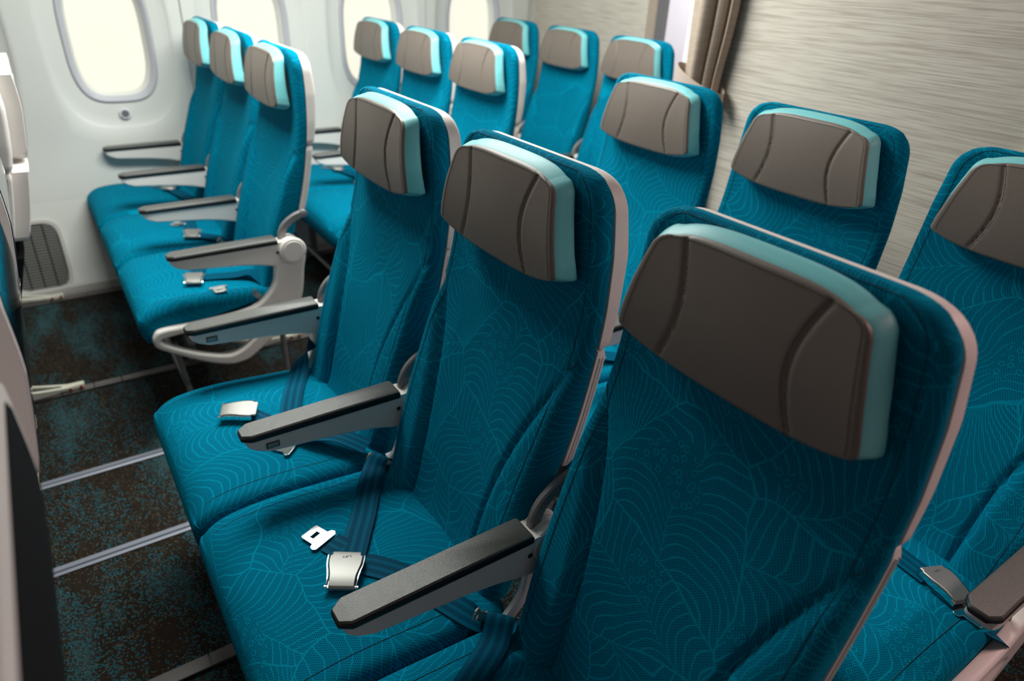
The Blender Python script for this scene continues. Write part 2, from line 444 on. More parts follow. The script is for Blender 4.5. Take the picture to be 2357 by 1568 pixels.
def wall_panel_mesh(side):
    """half of a two-window panel; the joint lies on side (-1 left, 1 right)"""
    rings = []
    hw = 0.6075 / 2; z0, z1 = 0.40, 1.64
    def pt(k):
        x, z = rect_pt(k, hw, z0, z1)
        j = abs(x - side * hw) < 1e-6
        return x - side * (0.0012 if j else 0), z, j
    rings.append([Vector((x, wall_y(z) + (0.005 if j else 0.0), z)) for x, z, j in (pt(k) for k in range(NA))])
    rings.append([Vector((x - (side * 0.003 if j else 0), wall_y(z), z)) for x, z, j in (pt(k) for k in range(NA))])
    for f in (0.75, 0.5, 0.25):
        R = []
        for k in range(NA):
            x, z, j = pt(k); x -= side * 0.003 if j else 0; sx, sz = sup(0.249, 0.375, k, 3.0); sz += WZ
            xx, zz = sx + (x - sx) * f, sz + (z - sz) * f
            R.append(Vector((xx, wall_y(zz), zz)))
        rings.append(R)
    for a, b, dy, n in ((0.249, 0.375, 0.0, 3.0), (0.244, 0.370, 0.004, 3.0), (0.236, 0.360, 0.010, 3.0), (0.205, 0.315, 0.016, 3.2), (0.175, 0.270, 0.022, 3.4), (0.172, 0.266, 0.030, 3.4)):
        rings.append([Vector((x, YW + dy, WZ + z)) for x, z in (sup(a, b, k, n) for k in range(NA))])
    V, F = loft(rings, cap=False)
    return make_mesh('panel', V, F, 'wall', angle=50)
PANELS = {1: wall_panel_mesh(1), -1: wall_panel_mesh(-1)}
for i, x in enumerate(WX): obj('panel', PANELS[1 if i % 2 == 0 else -1], wall, (x, 0, 0))
# kick panel under the window panels
ks = []
for x in (-1.75, 3.2):
    ks.append([Vector((x, wall_y(z), z)) for z in [0.03 + 0.01848 * i for i in range(21)]] + [Vector((x, wall_y(z) + 0.02, z)) for z in [0.40 - 0.0185 * i for i in range(21)]])
obj('kick_panel', make_mesh('kick_panel', *loft(ks), 'wall'), wall)
up = obj('wall_left_upper', make_mesh('wall_left_upper', *loft([[Vector((x, wall_y(z), z)) for z in (1.645, 1.75, 1.85, 1.95, 2.05, 2.15)] + [Vector((x, wall_y(z) + 0.03, z)) for z in (2.15, 2.05, 1.95, 1.85, 1.75, 1.645)] for x in (-1.75, 3.2)]), 'wall')); tag(up, 'upper sidewall curving in to the ceiling', kind='structure')
bs = obj('baseboard_left', make_mesh('baseboard_left', *join(rbox(0.7, 2.545, 0.02, 4.9, 0.03, 0.05, 0.006)), 'kick')); tag(bs, 'grey trim strip where the sidewall meets the carpet', kind='structure')

def ring_mesh(name, prof, mat, n=3.4):
    rings = [[Vector((x, YW + dy, WZ + z)) for x, z in (sup(a, b, k, n) for k in range(NA))] for a, b, dy in prof]
    return make_mesh(name, *loft(rings, cap=False), mat, angle=50)
frame_me = ring_mesh('window_frame', [(0.173, 0.267, 0.030), (0.172, 0.266, 0.016), (0.166, 0.260, 0.014), (0.150, 0.244, 0.026), (0.147, 0.240, 0.036)], 'ring')
inner_me = ring_mesh('window_liner', [(0.149, 0.242, 0.034), (0.146, 0.239, 0.036), (0.138, 0.232, 0.060), (0.136, 0.230, 0.085)], 'wall')
pr_ = [[Vector((x * f, YW + 0.080, WZ + z * f)) for x, z in (sup(0.138, 0.232, k, 3.4) for k in range(NA))] for f in (1.0, 0.98)]
pr_.append([v + Vector((0, 0.008, 0)) for v in pr_[0]])
pane_me = make_mesh('pane', [v for v in pr_[0]] + [v for v in pr_[2]], [tuple(range(NA)), tuple(range(2 * NA - 1, NA - 1, -1))] + [(k, (k + 1) % NA, NA + (k + 1) % NA, NA + k) for k in range(NA)], 'pane', smooth=False)
btn_me = None
def disc_y(x, y0, y1, z, r): return cyl_y(x, y0, y1, z, r, 24, 0.0015)
button_me = make_mesh('dimmer_button', *disc_y(0, 2.698, 2.714, 0.742, 0.016), 'grey')
bring_me = make_mesh('button_ring', *disc_y(0, 2.700, 2.712, 0.742, 0.023), 'whitepanel')
for i, x in enumerate(WX):
    w = obj('window_%d' % (i + 1), frame_me, None, (x, 0, 0))
    tag(w, 'rounded cabin window, %s in the row along the sidewall' % ['first', 'second', 'third', 'fourth', 'fifth', 'sixth', 'seventh', 'eighth'][i], kind='structure')
    obj('window_liner', inner_me, w); obj('pane', pane_me, w)
    b = obj('dimmer_button', bring_me, w); obj('button_face', button_me, b)

# return air grille low on the sidewall
gx, gz = -0.705, 0.175
gr = empty('air_return_grille', (gx, 0, 0), 'grey slatted air grille with rounded corners low on the sidewall', 'grille')
def gy(z): return wall_y(z) - 0.002
def gl(a, b, dz, k): 
    x, z = sup(a, b, k, 5.0); return Vector((x, gy(gz + z) - dz, gz + z))
rr_ = [[gl(a, b, d, k) for k in range(NA)] for a, b, d in ((0.118, 0.155, -0.004), (0.116, 0.153, 0.010), (0.104, 0.140, 0.010), (0.100, 0.136, 0.0))]
obj('grille_frame', make_mesh('grille_frame', *loft(rr_, cap=False), 'kick', angle=50), gr)
bk = [[Vector((x, gy(gz + z) - 0.001, gz + z)) for z in (-0.136, -0.07, 0, 0.07, 0.136)] for x in (-0.1, 0.1)]
obj('grille_backing', make_mesh('grille_backing', *loft(bk, closed=False), 'black', smooth=False), gr)
sl_cache = {}
for c in range(4):
    x = -0.075 + c * 0.05
    for k in range(22):
        z = gz - 0.126 + k * 0.012
        s = obj('slat', sl_cache.setdefault(0, make_mesh('slat', *box(0, 0, 0, 0.044, 0.005, 0.006), 'grille', smooth=False)), gr, (x, gy(z) - 0.004, z), (math.radians(-20), 0, 0))

# ceiling
ce = obj('ceiling', make_mesh('ceiling', *box(0.7, 0.3, 2.17, 5.0, 5.0, 0.04), 'ceil', smooth=False)); tag(ce, 'plain white cabin ceiling above the seats', kind='structure')

# bulkheads
XB = 1.30
b1 = obj('wall_rear', make_mesh('wall_rear', *rbox(XB + 0.02, -0.12, 1.06, 0.04, 1.86, 2.14, 0.006), 'bulkhead')); tag(b1, 'woven beige bulkhead behind the rear middle row', kind='structure')
XW = 2.02
b2 = obj('wall_rear_window_side', make_mesh('wall_rear_window_side', *rbox(XW + 0.02, 2.24, 1.06, 0.04, 0.96, 2.14, 0.006), 'bulkhead')); tag(b2, 'woven beige bulkhead behind the last window row', kind='structure')
b3 = obj('wall_aft', make_mesh('wall_aft', *rbox(3.0, 1.65, 1.06, 0.04, 2.5, 2.14, 0.006), 'whitepanel')); tag(b3, 'white panel seen through the aisle opening', kind='structure')
tr = obj('trim_6', make_mesh('trim_6', *rbox(XB - 0.012, -0.262, 1.06, 0.024, 0.045, 2.12, 0.008), 'cream')); tag(tr, 'vertical cream trim post on the beige bulkhead', kind='structure')
te = obj('trim_7', make_mesh('trim_7', *rbox(XB + 0.02, 0.828, 1.06, 0.060, 0.036, 2.12, 0.010), 'whitepanel')); tag(te, 'white edge post of the beige bulkhead at the aisle', kind='structure')

# curtains
def fold_curtain(name, pts, z_top, z_bot, pinch, mat, thick=0.004):
    """pts: folded plan (x, y); pinch(z) -> (scale about centre, shift y)"""
    P = catmull([Vector((a, b, 0)) for a, b in pts], 6)
    c = sum((p for p in P), Vector()) / len(P)
    nrm = []
    for i in range(len(P)):
        t = (P[min(i + 1, len(P) - 1)] - P[max(i - 1, 0)]).normalized(); nrm.append(Vector((-t.y, t.x, 0)))
    loopp = [p + n * thick / 2 for p, n in zip(P, nrm)] + [p - n * thick / 2 for p, n in reversed(list(zip(P, nrm)))]
    secs = []
    nz = 48
    for i in range(nz + 1):
        z = z_bot + (z_top - z_bot) * i / nz; s, sh = pinch(z)
        secs.append([Vector((c.x + (p.x - c.x) * (0.6 + 0.4 * s), c.y + (p.y - c.y) * s + sh, z)) for p in loopp])
    return make_mesh(name, *loft(secs), mat, angle=60)
def pinch1(z):
    k = math.exp(-((z - 1.06) / 0.16) ** 2) if z > 1.06 else math.exp(-((z - 1.06) / 0.5) ** 2)
    return (1.0 - 0.22 * k, 0.008 * k)
cu = empty('tied_curtain', (0, 0, 0), 'beige curtain tied back at the aisle edge of the beige bulkhead', 'curtain')
folds = [(1.285, 0.780), (1.275, 0.800), (1.258, 0.800), (1.250, 0.775), (1.244, 0.755), (1.214, 0.735), (1.210, 0.712), (1.236, 0.698), (1.272, 0.706), (1.262, 0.690), (1.240, 0.684), (1.256, 0.668), (1.274, 0.676), (1.268, 0.652), (1.250, 0.640), (1.278, 0.636)]
obj('drape', fold_curtain('drape', folds, 2.10, 0.03, pinch1, 'curtain'), cu)
tb = []
for i in range(41):
    a = 2 * PI * i / 40; yy = 0.715 + 0.098 * math.cos(a); xx = 1.248 + 0.050 * math.sin(a)
    zz = 1.085 + 0.045 * (yy - 0.715) / 0.098 * 0.8
    tb.append(Vector((xx, yy, zz)))
secs = [[p + Vector((0, 0, -0.024)), p + Vector((0, 0, 0.024)), p + Vector((0.003 * -math.sin(2 * PI * i / 40), 0, 0.024)), p + Vector((0.003 * -math.sin(2 * PI * i / 40), 0, -0.024))] for i, p in enumerate(tb)]
obj('tieback', make_mesh('tieback', *loft(secs, cap=False), 'tieback'), cu)
fc = empty('folded_curtain', (0, 0, 0), 'narrow beige and grey curtain hanging by the last window row bulkhead', 'curtain')
f2 = [(2.00, 1.765), (1.985, 1.745), (1.995, 1.725), (1.975, 1.705), (1.985, 1.690)]
obj('drape', fold_curtain('drape2', f2, 2.10, 0.03, lambda z: (1, 0), 'curtain'), fc)
f3 = [(1.985, 1.688), (1.975, 1.676), (1.985, 1.664), (1.975, 1.652), (1.985, 1.640), (1.975, 1.628), (1.985, 1.616)]
obj('grey_lining', fold_curtain('lining', f3, 2.10, 0.03, lambda z: (1, 0), 'greycurtain'), fc)

# ------------------------------------------------------------------ the seat: shared part meshes (origin on the floor, -x forward, +y to the windows)
ZT = 1.151
XF = smooth_tab([(0.40, -0.135), (0.46, -0.106), (0.55, -0.082), (0.66, -0.048), (0.80, 0.002), (0.92, 0.035), (1.0, 0.044), (1.08, 0.047), (1.13, 0.047), (1.17, 0.047)], 72)
XR = smooth_tab([(0.40, -0.070), (0.55, -0.020), (0.678, 0.018), (0.76, 0.040), (0.844, 0.057), (0.929, 0.070), (1.03, 0.078), (1.10, 0.079), (1.138, 0.079), (1.17, 0.079)], 72)
SEAM = [(0.40, 0.112), (0.50, 0.114), (0.58, 0.118), (0.66, 0.130), (0.74, 0.152), (0.82, 0.182), (0.875, 0.206)]
SEAMS = smooth_tab(SEAM, 48)

def back_w(z, W=0.213, zt=ZT, R=0.050):
    w = interp([(0.40, W - 0.018), (0.55, W - 0.010), (0.75, W - 0.002), (0.85, W), (0.95, W - 0.001), (1.03, W - 0.006), (1.10, W - 0.015), (1.17, W - 0.026)], z)
    if z > zt - R: w -= R - math.sqrt(max(R * R - (z - (zt - R)) ** 2, 0))
    return w

def front_x(z, y, w):
    x = interp(XF, z)
    sy = interp(SEAMS, z)
    if z < 0.90:
        k = min(1.0, (0.90 - z) / 0.12)
        d = abs(y) - sy
        if d > 0: x -= 0.017 * k * min(1.0, d / 0.02) * (1.0 - 0.2 * k)
        x -= -0.009 * k * math.exp(-(d / 0.006) ** 2)
        x += 0.008 * k * (1 - (y / 0.12) ** 2 if abs(y) < 0.12 else 0)
    return x

def backrest_section(z, inset, NF=65):
    w = back_w(z) - inset; rc = 0.016
    xr = interp(XR, z) - inset
    P, U = [], []
    ys = [-(w - rc) + 2 * (w - rc) * i / (NF - 1) for i in range(NF)]
    for y in ys:
        P.append(Vector((front_x(z, y, w) + inset, y, z))); U.append(y)
    xe = front_x(z, w - rc, w) + inset
    def corner(cx, cy, a0, a1, n=5):
        for i in range(1, n + 1):
            a = a0 + (a1 - a0) * i / n
            P.append(Vector((cx + rc * math.cos(a), cy + rc * math.sin(a), z)))
    rcd = min(rc, max((xr - xe) / 2 - 0.001, 0.002))
    def corner2(cx, cy, a0, a1, n=5):
        for i in range(1, n + 1):
            a = a0 + (a1 - a0) * i / n
            P.append(Vector((cx + rcd * math.cos(a), cy + rc * math.sin(a), z)))
    corner2(xe + rcd, w - rc, PI, PI / 2); corner2(xr - rcd, w - rc, PI / 2, 0)
    for i in range(1, 8): P.append(Vector((xr, (w - rc) * (1 - 2 * i / 7), z)))
    corner2(xr - rcd, -(w - rc), 0, -PI / 2); corner2(xe + rcd, -(w - rc), -PI / 2, -PI + 0.02)
    return P

def build_backrest():
    zs = [0.41 + (1.128 - 0.41) * i / 96 for i in range(97)]
    secs = [(z, backrest_section(z, 0.0)) for z in zs]
    r = 0.016
    for i in range(1, 7):
        a = PI / 2 * i / 6; z = ZT - r + r * math.sin(a)
        if z > 1.129: secs.append((z, backrest_section(z, r * (1 - math.cos(a)) * 0.8)))
    secs.sort(key=lambda t: t[0])
    S = [s for _, s in secs]
    V, F = loft(S)
    uv = []
    for z, s in secs:
        n = len(s); c = 32; acc = [0.0] * n
        for i in range(c + 1, n): acc[i] = acc[i - 1] + (s[i] - s[i - 1]).length
        for i in range(c - 1, -1, -1): acc[i] = acc[i + 1] - (s[i] - s[i + 1]).length
        uv += [(a, z * 1.03) for a in acc]
    return make_mesh('backrest', V, F, 'teal', uv, angle=70), secs
BACK_ME, BACK_SECS = build_backrest()

def seam_mesh(s):
    parts = []
    if True:
        pts = []
        for i in range(40):
            z = 0.42 + (0.872 - 0.42) * i / 39; y = s * interp(SEAMS, z)
            pts.append(Vector((front_x(z, y, 0.2) - 0.0002, y, z)))
        parts.append(tube(pts, 0.0011, 5))
    return make_mesh('seam', *join(*parts), 'seam')
def edge_seam_mesh():
    parts = []
    L_, R_ = [], []
    for z, s in BACK_SECS:
        if z < 0.45: continue
        R_.append(s[1] + Vector((-0.0004, 0, 0))); L_.append(s[63] + Vector((-0.0004, 0, 0)))
    top = [p + Vector((-0.0004, 0, 0.0006)) for p in BACK_SECS[-4][1][1:64:3]]
    path = R_[:-3] + top[1:-1] + L_[:-3][::-1]
    return make_mesh('edge_seam', *tube(path, 0.00055, 5), 'seam')
SEAM_ME, ESEAM_ME = [seam_mesh(-1), seam_mesh(1)], edge_seam_mesh()

# rigid shell behind the cushion
def shell_section(z, w, x0, x1, rc=0.012):
    P = []
    rd = min(rc, (x1 - x0) / 2 - 0.0005)
    for cx, cyy, a0 in ((x0 + 0.001, w - 0.001, PI / 2), (x1 - rd, w - rc, PI / 2), (x1 - rd, -(w - rc), 0), (x0 + 0.001, -(w - 0.001), -PI / 2)):
        if cx < x0 + 0.002: P.append(Vector((cx, cyy, z)))
        else:
            for i in range(7):
                a = a0 - PI / 2 * i / 6
                P.append(Vector((cx + rd * math.cos(a), cyy + rc * math.sin(a), z)))
    return P
def build_shell():
    W, zt, R = 0.2135, 1.146, 0.052; secs = []
    zs = [0.885 + (1.118 - 0.885) * i / 30 for i in range(31)]
    for z in zs:
        w = back_w(z, W, zt, R); x0 = interp(XR, z) - 0.004
        th = interp([(0.885, 0.022), (0.93, 0.026), (1.03, 0.030), (1.10, 0.026), (1.15, 0.022)], z)
        e = 0.003 if z == zs[0] else 0
        secs.append(shell_section(z, w - e, x0 + e, x0 + 0.004 + th - e))
    r = 0.024
    for i in range(1, 8):
        a = PI / 2 * i / 7; z = zt - r + r * math.sin(a)
        if z <= 1.1185: continue
        ins = r * (1 - math.cos(a)); w = back_w(min(z, zt - 0.0005), W, zt, R); x0 = interp(XR, min(z, 1.15)) - 0.004
        secs.append(shell_section(z, w - ins * 0.3, x0, x0 + 0.004 + 0.0235 - ins * 0.6))
    return make_mesh('back_shell', *loft(secs), 'shell', angle=45)
SHELL_ME = build_shell()
def build_lower_shell():
    secs = []
    for i in range(21):
        z = 0.672 + (0.880 - 0.672) * i / 20; w = 0.2095 + 0.003 * (z - 0.67) / 0.2; x0 = interp(XR, z) - 0.004
        e = 0.003 if i in (0, 20) else 0
        secs.append(shell_section(z, w - e, x0 + e, x0 + 0.022 - e, 0.006))
    V, F = loft(secs)
    parts = [(V, F)]
    for s in (-1, 1):
        for k in (0.004, 0.010):
            pts = [Vector((interp(XR, z) + k, s * (0.2097 + 0.003 * (z - 0.67) / 0.2), z)) for z in [0.68 + 0.19 * i / 10 for i in range(11)]]
            parts.append(tube(pts, 0.0012, 5))
    return make_mesh('lower_shell', *join(*parts), 'shell', angle=45)
LSHELL_ME = build_lower_shell()

# headrest: leather face + aqua gusset
HO = [(-0.171, 0.997), (-0.168, 1.02), (-0.156, 1.065), (-0.143, 1.110), (-0.134, 1.126), (-0.118, 1.136), (-0.06, 1.1405), (0.0, 1.142), (0.06, 1.1405), (0.118, 1.136), (0.134, 1.126), (0.143, 1.110), (0.156, 1.065), (0.168, 1.02), (0.171, 0.999), (0.166, 0.991), (0.11, 0.984), (0.05, 0.979), (0.0, 0.978), (-0.05, 0.979), (-0.11, 0.984), (-0.166, 0.991)]
HOS = smooth_loop(HO, 8)
def hx(y, z):   # front of the headrest; wings come forward a touch
    t = (z - 0.98) / 0.165
    return -0.004 + 0.018 * t * t - 0.003 * abs(y / 0.17) ** 2.5 + 0.004 * math.sin(PI * min(max(t, 0), 1)) * -1.0
SEAMH = lambda z: 0.098 - 0.022 * math.sin(PI * min(max((z - 0.98) / 0.162, 0), 1))
def face_rings(dx_edge, ins0, nr=14):
    c = Vector((0.0, 1.062, 0)); rings = []
    for k in range(nr + 1):
        f = 1 - k / nr; f = f if k < nr else 0.02
        rings.append([(c.x + (y - c.x) * f, c.y + (z - c.y) * f) for y, z in HOS])
    return rings
def build_headrest():
    """dense grid clipped to the outline: columns in y, rows between the lower and upper outline"""
    NY, NZ = 96, 56
    top = sorted([(y, z) for y, z in HOS if z > 1.06]); bot = sorted([(y, z) for y, z in HOS if z <= 1.06])
    # work row-wise: width as function of t
    rows = []
    left = [(0.997, 0.1705), (1.02, 0.167), (1.065, 0.156), (1.110, 0.143), (1.131, 0.1375)]
    for j in range(NZ + 1):
        t = j / NZ; row = []
        zc = 0.978 + (1.142 - 0.978) * t
        z_side = 0.997 + (1.131 - 0.997) * t
        w = interp(left, z_side)
        if t < 0.06: w -= 0.008 * (1 - math.sqrt(max(0, 1 - (1 - t / 0.06) ** 2)))
        if t > 0.86: w -= 0.022 * (1 - math.sqrt(max(0, 1 - ((t - 0.86) / 0.14) ** 2)))
        for i in range(NY + 1):
            s = -1 + 2 * i / NY; y = s * w
            z = zc + (z_side - zc) * abs(s) ** 4
            e = min(1 - abs(s), t * 1.1, (1 - t) * 1.1)
            ex = min(1.0, e / 0.035); x = hx(y, z) + 0.003 * (1 - math.sqrt(max(0, 1 - (1 - ex) ** 2)))
            d = abs(y) - SEAMH(z); x += 0.0036 * min(1.0, e / 0.06) * math.exp(-(d / 0.0030) ** 2)
            x -= 0.002 * math.cos(min(1, abs(y) / SEAMH(z)) * PI / 2)
            row.append(Vector((x, y, z)))
        rows.append(row)
    V = [p for r in rows for p in r]; n = NY + 1
    F = [(j * n + i, j * n + i + 1, (j + 1) * n + i + 1, (j + 1) * n + i) for j in range(NZ) for i in range(NY)]
    # back the face with a skirt
    loop = [i for i in range(n)] + [j * n + NY for j in range(1, NZ + 1)] + [NZ * n + i for i in range(NY - 1, -1, -1)] + [j * n for j in range(NZ - 1, 0, -1)]
    k = len(V); V += [V[i] + Vector((0.006, 0, 0)) for i in loop]; m_ = len(loop)
    for a in range(m_): F.append((loop[a], loop[(a + 1) % m_], k + (a + 1) % m_, k + a))
    return make_mesh('headrest', V, F, 'leather', angle=60), [V[i].copy() for i in loop], rows
HEAD_ME, HLOOP, HROWS = build_headrest()
def build_border():
    secs = []
    c = Vector((0.0, 0.0, 1.062)); 
    for k, (grow, f) in enumerate(((-0.001, 0.0), (0.0010, 0.06), (0.0042, 0.30), (0.0078, 0.60), (0.0096, 0.86), (0.0085, 0.97), (0.003, 1.0))):
        R = []
        for p in HLOOP:
            d = Vector((0, p.y, (p.z - 1.062) * 1.6)); d.normalize()
            t = (p.z - 0.98) / 0.165
            depth = 0.035 - 0.007 * t + 0.005 * max(0.0, 1 - t / 0.35)
            x0 = p.x + 0.0022
            R.append(Vector((x0 + depth * f, p.y + d.y * grow, p.z + d.z * grow)))
        secs.append(R)
    V, F = loft(secs, cap=False); n_ = len(HLOOP); F.append(tuple(range((len(secs) - 1) * n_, len(secs) * n_)))
    return make_mesh('headrest_border', V, F, 'aqua', angle=60)
BORDER_ME = build_border()
MOUNT_ME = None
def build_mount():
    secs = []
    for x, k in ((0.018, 0.86), (0.022, 0.90), (0.046, 0.90), (0.058, 0.84)):
        secs.append([Vector((x, p.y * k, 1.062 + (p.z - 1.062) * k)) for p in HLOOP])
    return make_mesh('headrest_mount', *loft(secs), 'stitch', angle=60)
MOUNT_ME = build_mount()
def build_stitch():
    parts = []
    def dash(p, q):
        parts.append(tube([p, q], 0.00052, 4))
    # around the face and down the two seams
    inner = []
    NZ = len(HROWS) - 1; NY = len(HROWS[0]) - 1
    path = [HROWS[j][3] for j in range(3, NZ - 3)] + [HROWS[NZ - 2][i] for i in range(5, NY - 4)] + [HROWS[j][NY - 3] for j in range(NZ - 4, 2, -1)]
    paths = [path]
    for s in (-1, 1):
        col = []
        for j in range(1, NZ):
            r = HROWS[j]; ys = SEAMH(r[NY // 2].z) - 0.0045
            best = min(range(NY + 1), key=lambda i: abs(r[i].y - s * ys)); p = r[best].copy(); p.y = s * ys; col.append(p)
        paths.append(col)
    for P in paths:
        acc = 0; pos = []
        L_ = sum((P[i + 1] - P[i]).length for i in range(len(P) - 1)); n = int(L_ / 0.0038)
        seg = 0; run = 0.0
        for k in range(n):
            for h in (k * 0.0038, k * 0.0038 + 0.0023):
                while seg < len(P) - 2 and run + (P[seg + 1] - P[seg]).length < h:
                    run += (P[seg + 1] - P[seg]).length; seg += 1
                l = (P[seg + 1] - P[seg]).length or 1e-6
                pos.append(P[seg] + (P[seg + 1] - P[seg]) * min(1, (h - run) / l) + Vector((-0.0002, 0, 0)))
        for a, b in zip(pos[::2], pos[1::2]): dash(a, b)
    return make_mesh('stitching', *join(*parts), 'stitch')
STITCH_ME = build_stitch()

# seat cushion
CUSH = [(-0.105, 0.432), (-0.16, 0.444), (-0.25, 0.452), (-0.35, 0.459), (-0.42, 0.457), (-0.465, 0.448), (-0.495, 0.428), (-0.508, 0.402), (-0.508, 0.372), (-0.500, 0.345), (-0.480, 0.332), (-0.40, 0.345), (-0.28, 0.365), (-0.17, 0.385), (-0.11, 0.395), (-0.098, 0.412)]
CTOP = smooth_tab([(-0.495, 0.428), (-0.465, 0.448), (-0.42, 0.457), (-0.35, 0.459), (-0.25, 0.452), (-0.16, 0.444), (-0.105, 0.432)], 42)
def ctop(x, y=0.0):
    return interp(CTOP, x) + 0.004 - 0.008 * (y / 0.2) ** 2
def build_cushion():
    prof = catmull([Vector((a, 0, b)) for a, b in CUSH], 6, True)
    n = len(prof); nr = []
    for i in range(n):
        t = (prof[(i + 1) % n] - prof[i - 1]).normalized(); nr.append(Vector((t.z, 0, -t.x)))
    cen = sum(prof, Vector()) / n
    if sum(nr[i].dot(prof[i] - cen) for i in range(n)) < 0: nr = [-v for v in nr]
    HW, r = 0.2375, 0.026; ys = []
    for i in range(13): 
        a = PI / 2 * i / 12; ys.append((-(HW - r) - r * math.cos(a), r * (1 - math.sin(a))))
    mid = [(-(HW - r) + 2 * (HW - r) * i / 24, 0.0) for i in range(1, 24)]
    st = ys + mid + [(-y, e) for y, e in reversed(ys)]
    secs, uv = [], []
    arc = [0.0]
    for i in range(1, n): arc.append(arc[-1] + (prof[i] - prof[i - 1]).length)
    for y, e in st:
        S = []
        for i in range(n):
            p = prof[i] - nr[i] * e; p = p.copy(); p.y = y
            if nr[i].z > 0.5: p.z += 0.004 - 0.008 * (y / 0.2) ** 2
            S.append(p); uv.append((y, arc[i]))
        secs.append(S)
    V, F = loft(secs)
    return make_mesh('seat_cushion', V, F, 'teal', uv, angle=70)
CUSH_ME = build_cushion()
def build_cushion_piping():
    pts = [[Vector((x, s * 0.196, ctop(x, 0.196) + 0.0002)) for x in [-0.49 + 0.38 * i / 24 for i in range(25)]] for s in (-1, 1)]
    return [make_mesh('seam', *tube(p, 0.0008, 5), 'seam') for p in pts]
CSEAM_ME = build_cushion_piping()

# armrest (centred on y = 0)
def build_arm():
    secs = []
    for x, zt, zb, hw in [(-0.392, 0.598, 0.590, 0.012), (-0.388, 0.600, 0.582, 0.019), (-0.375, 0.601, 0.572, 0.0215), (-0.350, 0.601, 0.562, 0.0225), (-0.28, 0.602, 0.556, 0.0225), (-0.20, 0.603, 0.548, 0.0225), (-0.14, 0.604, 0.538, 0.0225), (-0.095, 0.604, 0.526, 0.0225), (-0.070, 0.604, 0.522, 0.0225), (-0.045, 0.604, 0.530, 0.0225)]:
        c = 0.005
        secs.append([Vector((x, a, b)) for a, b in ((-hw, zb + c), (-hw + c, zb), (hw - c, zb), (hw, zb + c), (hw, zt), (-hw, zt))])
    return make_mesh('armrest', *loft(secs), 'armwhite', angle=35)
ARM_ME = build_arm()
def build_pad():
    secs = []
    for x, hw, z0, z1 in [(-0.3975, 0.0135, 0.601, 0.609), (-0.396, 0.015, 0.600, 0.611), (-0.382, 0.0245, 0.600, 0.6125), (-0.378, 0.0255, 0.600, 0.613), (-0.24, 0.0255, 0.601, 0.615), (-0.084, 0.0255, 0.602, 0.616), (-0.080, 0.0245, 0.603, 0.614)]:
        c = 0.0025; z0 = z1 - 0.006; hw -= 0.0008
        secs.append([Vector((x, a, b)) for a, b in ((-hw + c * 0.6, z0), (hw - c * 0.6, z0), (hw, z0 + c), (hw, z1 - c), (hw - c, z1), (-hw + c, z1), (-hw, z1 - c), (-hw, z0 + c))])
    return make_mesh('armrest_pad', *loft(secs), 'pad', angle=40)
PAD_ME = build_pad()
def build_pad_edging():
    secs = []
    for x, hw, z1 in [(-0.3985, 0.0135, 0.605), (-0.397, 0.0155, 0.6065), (-0.383, 0.0252, 0.608), (-0.379, 0.0262, 0.6085), (-0.24, 0.0262, 0.6105), (-0.083, 0.0262, 0.6115), (-0.079, 0.0255, 0.611)]:
        z0 = 0.598
        secs.append([Vector((x, a, b)) for a, b in ((-hw + 0.002, z0), (hw - 0.002, z0), (hw, z0 + 0.003), (hw, z1 - 0.001), (hw - 0.001, z1), (-hw + 0.001, z1), (-hw, z1 - 0.001), (-hw, z0 + 0.003))])
    return make_mesh('pad_edging', *loft(secs), 'black', angle=40)
PADE_ME = build_pad_edging()
PIVOT_ME = make_mesh('pivot_cap', *join(cyl_y(-0.040, -0.0235, -0.009, 0.577, 0.037), cyl_y(-0.040, -0.0085, 0.0085, 0.577, 0.0345), cyl_y(-0.040, 0.009, 0.0235, 0.577, 0.037)), 'armwhite', angle=35)
DISC_ME = make_mesh('pivot_disc', *join(cyl_y(-0.036, -0.034, -0.0225, 0.572, 0.043, 36, 0.004), cyl_y(-0.036, -0.0365, -0.033, 0.572, 0.034, 36, 0.002)), 'armwhite', angle=35)
BUTTON_ME = make_mesh('recline_button', *rbox(-0.345, -0.0232, 0.580, 0.020, 0.005, 0.009, 0.0018), 'satin')
BEZEL_ME = make_mesh('button_bezel', *rbox(-0.345, -0.0222, 0.580, 0.026, 0.004, 0.014, 0.0015), 'pad')
SCREW_ME = make_mesh('screw', *cyl_y(-0.083, -0.0238, -0.0215, 0.572, 0.0048, 16, 0.0008), 'black')
# recline linkage between the pivot and the back, and the strut under the pivot
def lk(pts, wa, wb): return bar(catmull([Vector((a, 0, b)) for a, b in pts], 6), wa, wb)
LINK_ME = make_mesh('recline_link', *join(lk([(0.018, 0.678), (-0.012, 0.668), (-0.042, 0.646), (-0.057, 0.616), (-0.058, 0.585)], 0.014, 0.024), cyl_y(0.018, -0.008, 0.008, 0.678, 0.0135), cyl_y(0.018, -0.0095, -0.0065, 0.678, 0.0055, 16, 0.0008)), 'grey', angle=35)
STRUT_ME = make_mesh('arm_strut', *lk([(-0.058, 0.555), (-0.062, 0.510), (-0.070, 0.460), (-0.100, 0.418), (-0.150, 0.372)], 0.014, 0.022), 'armwhite', angle=35)

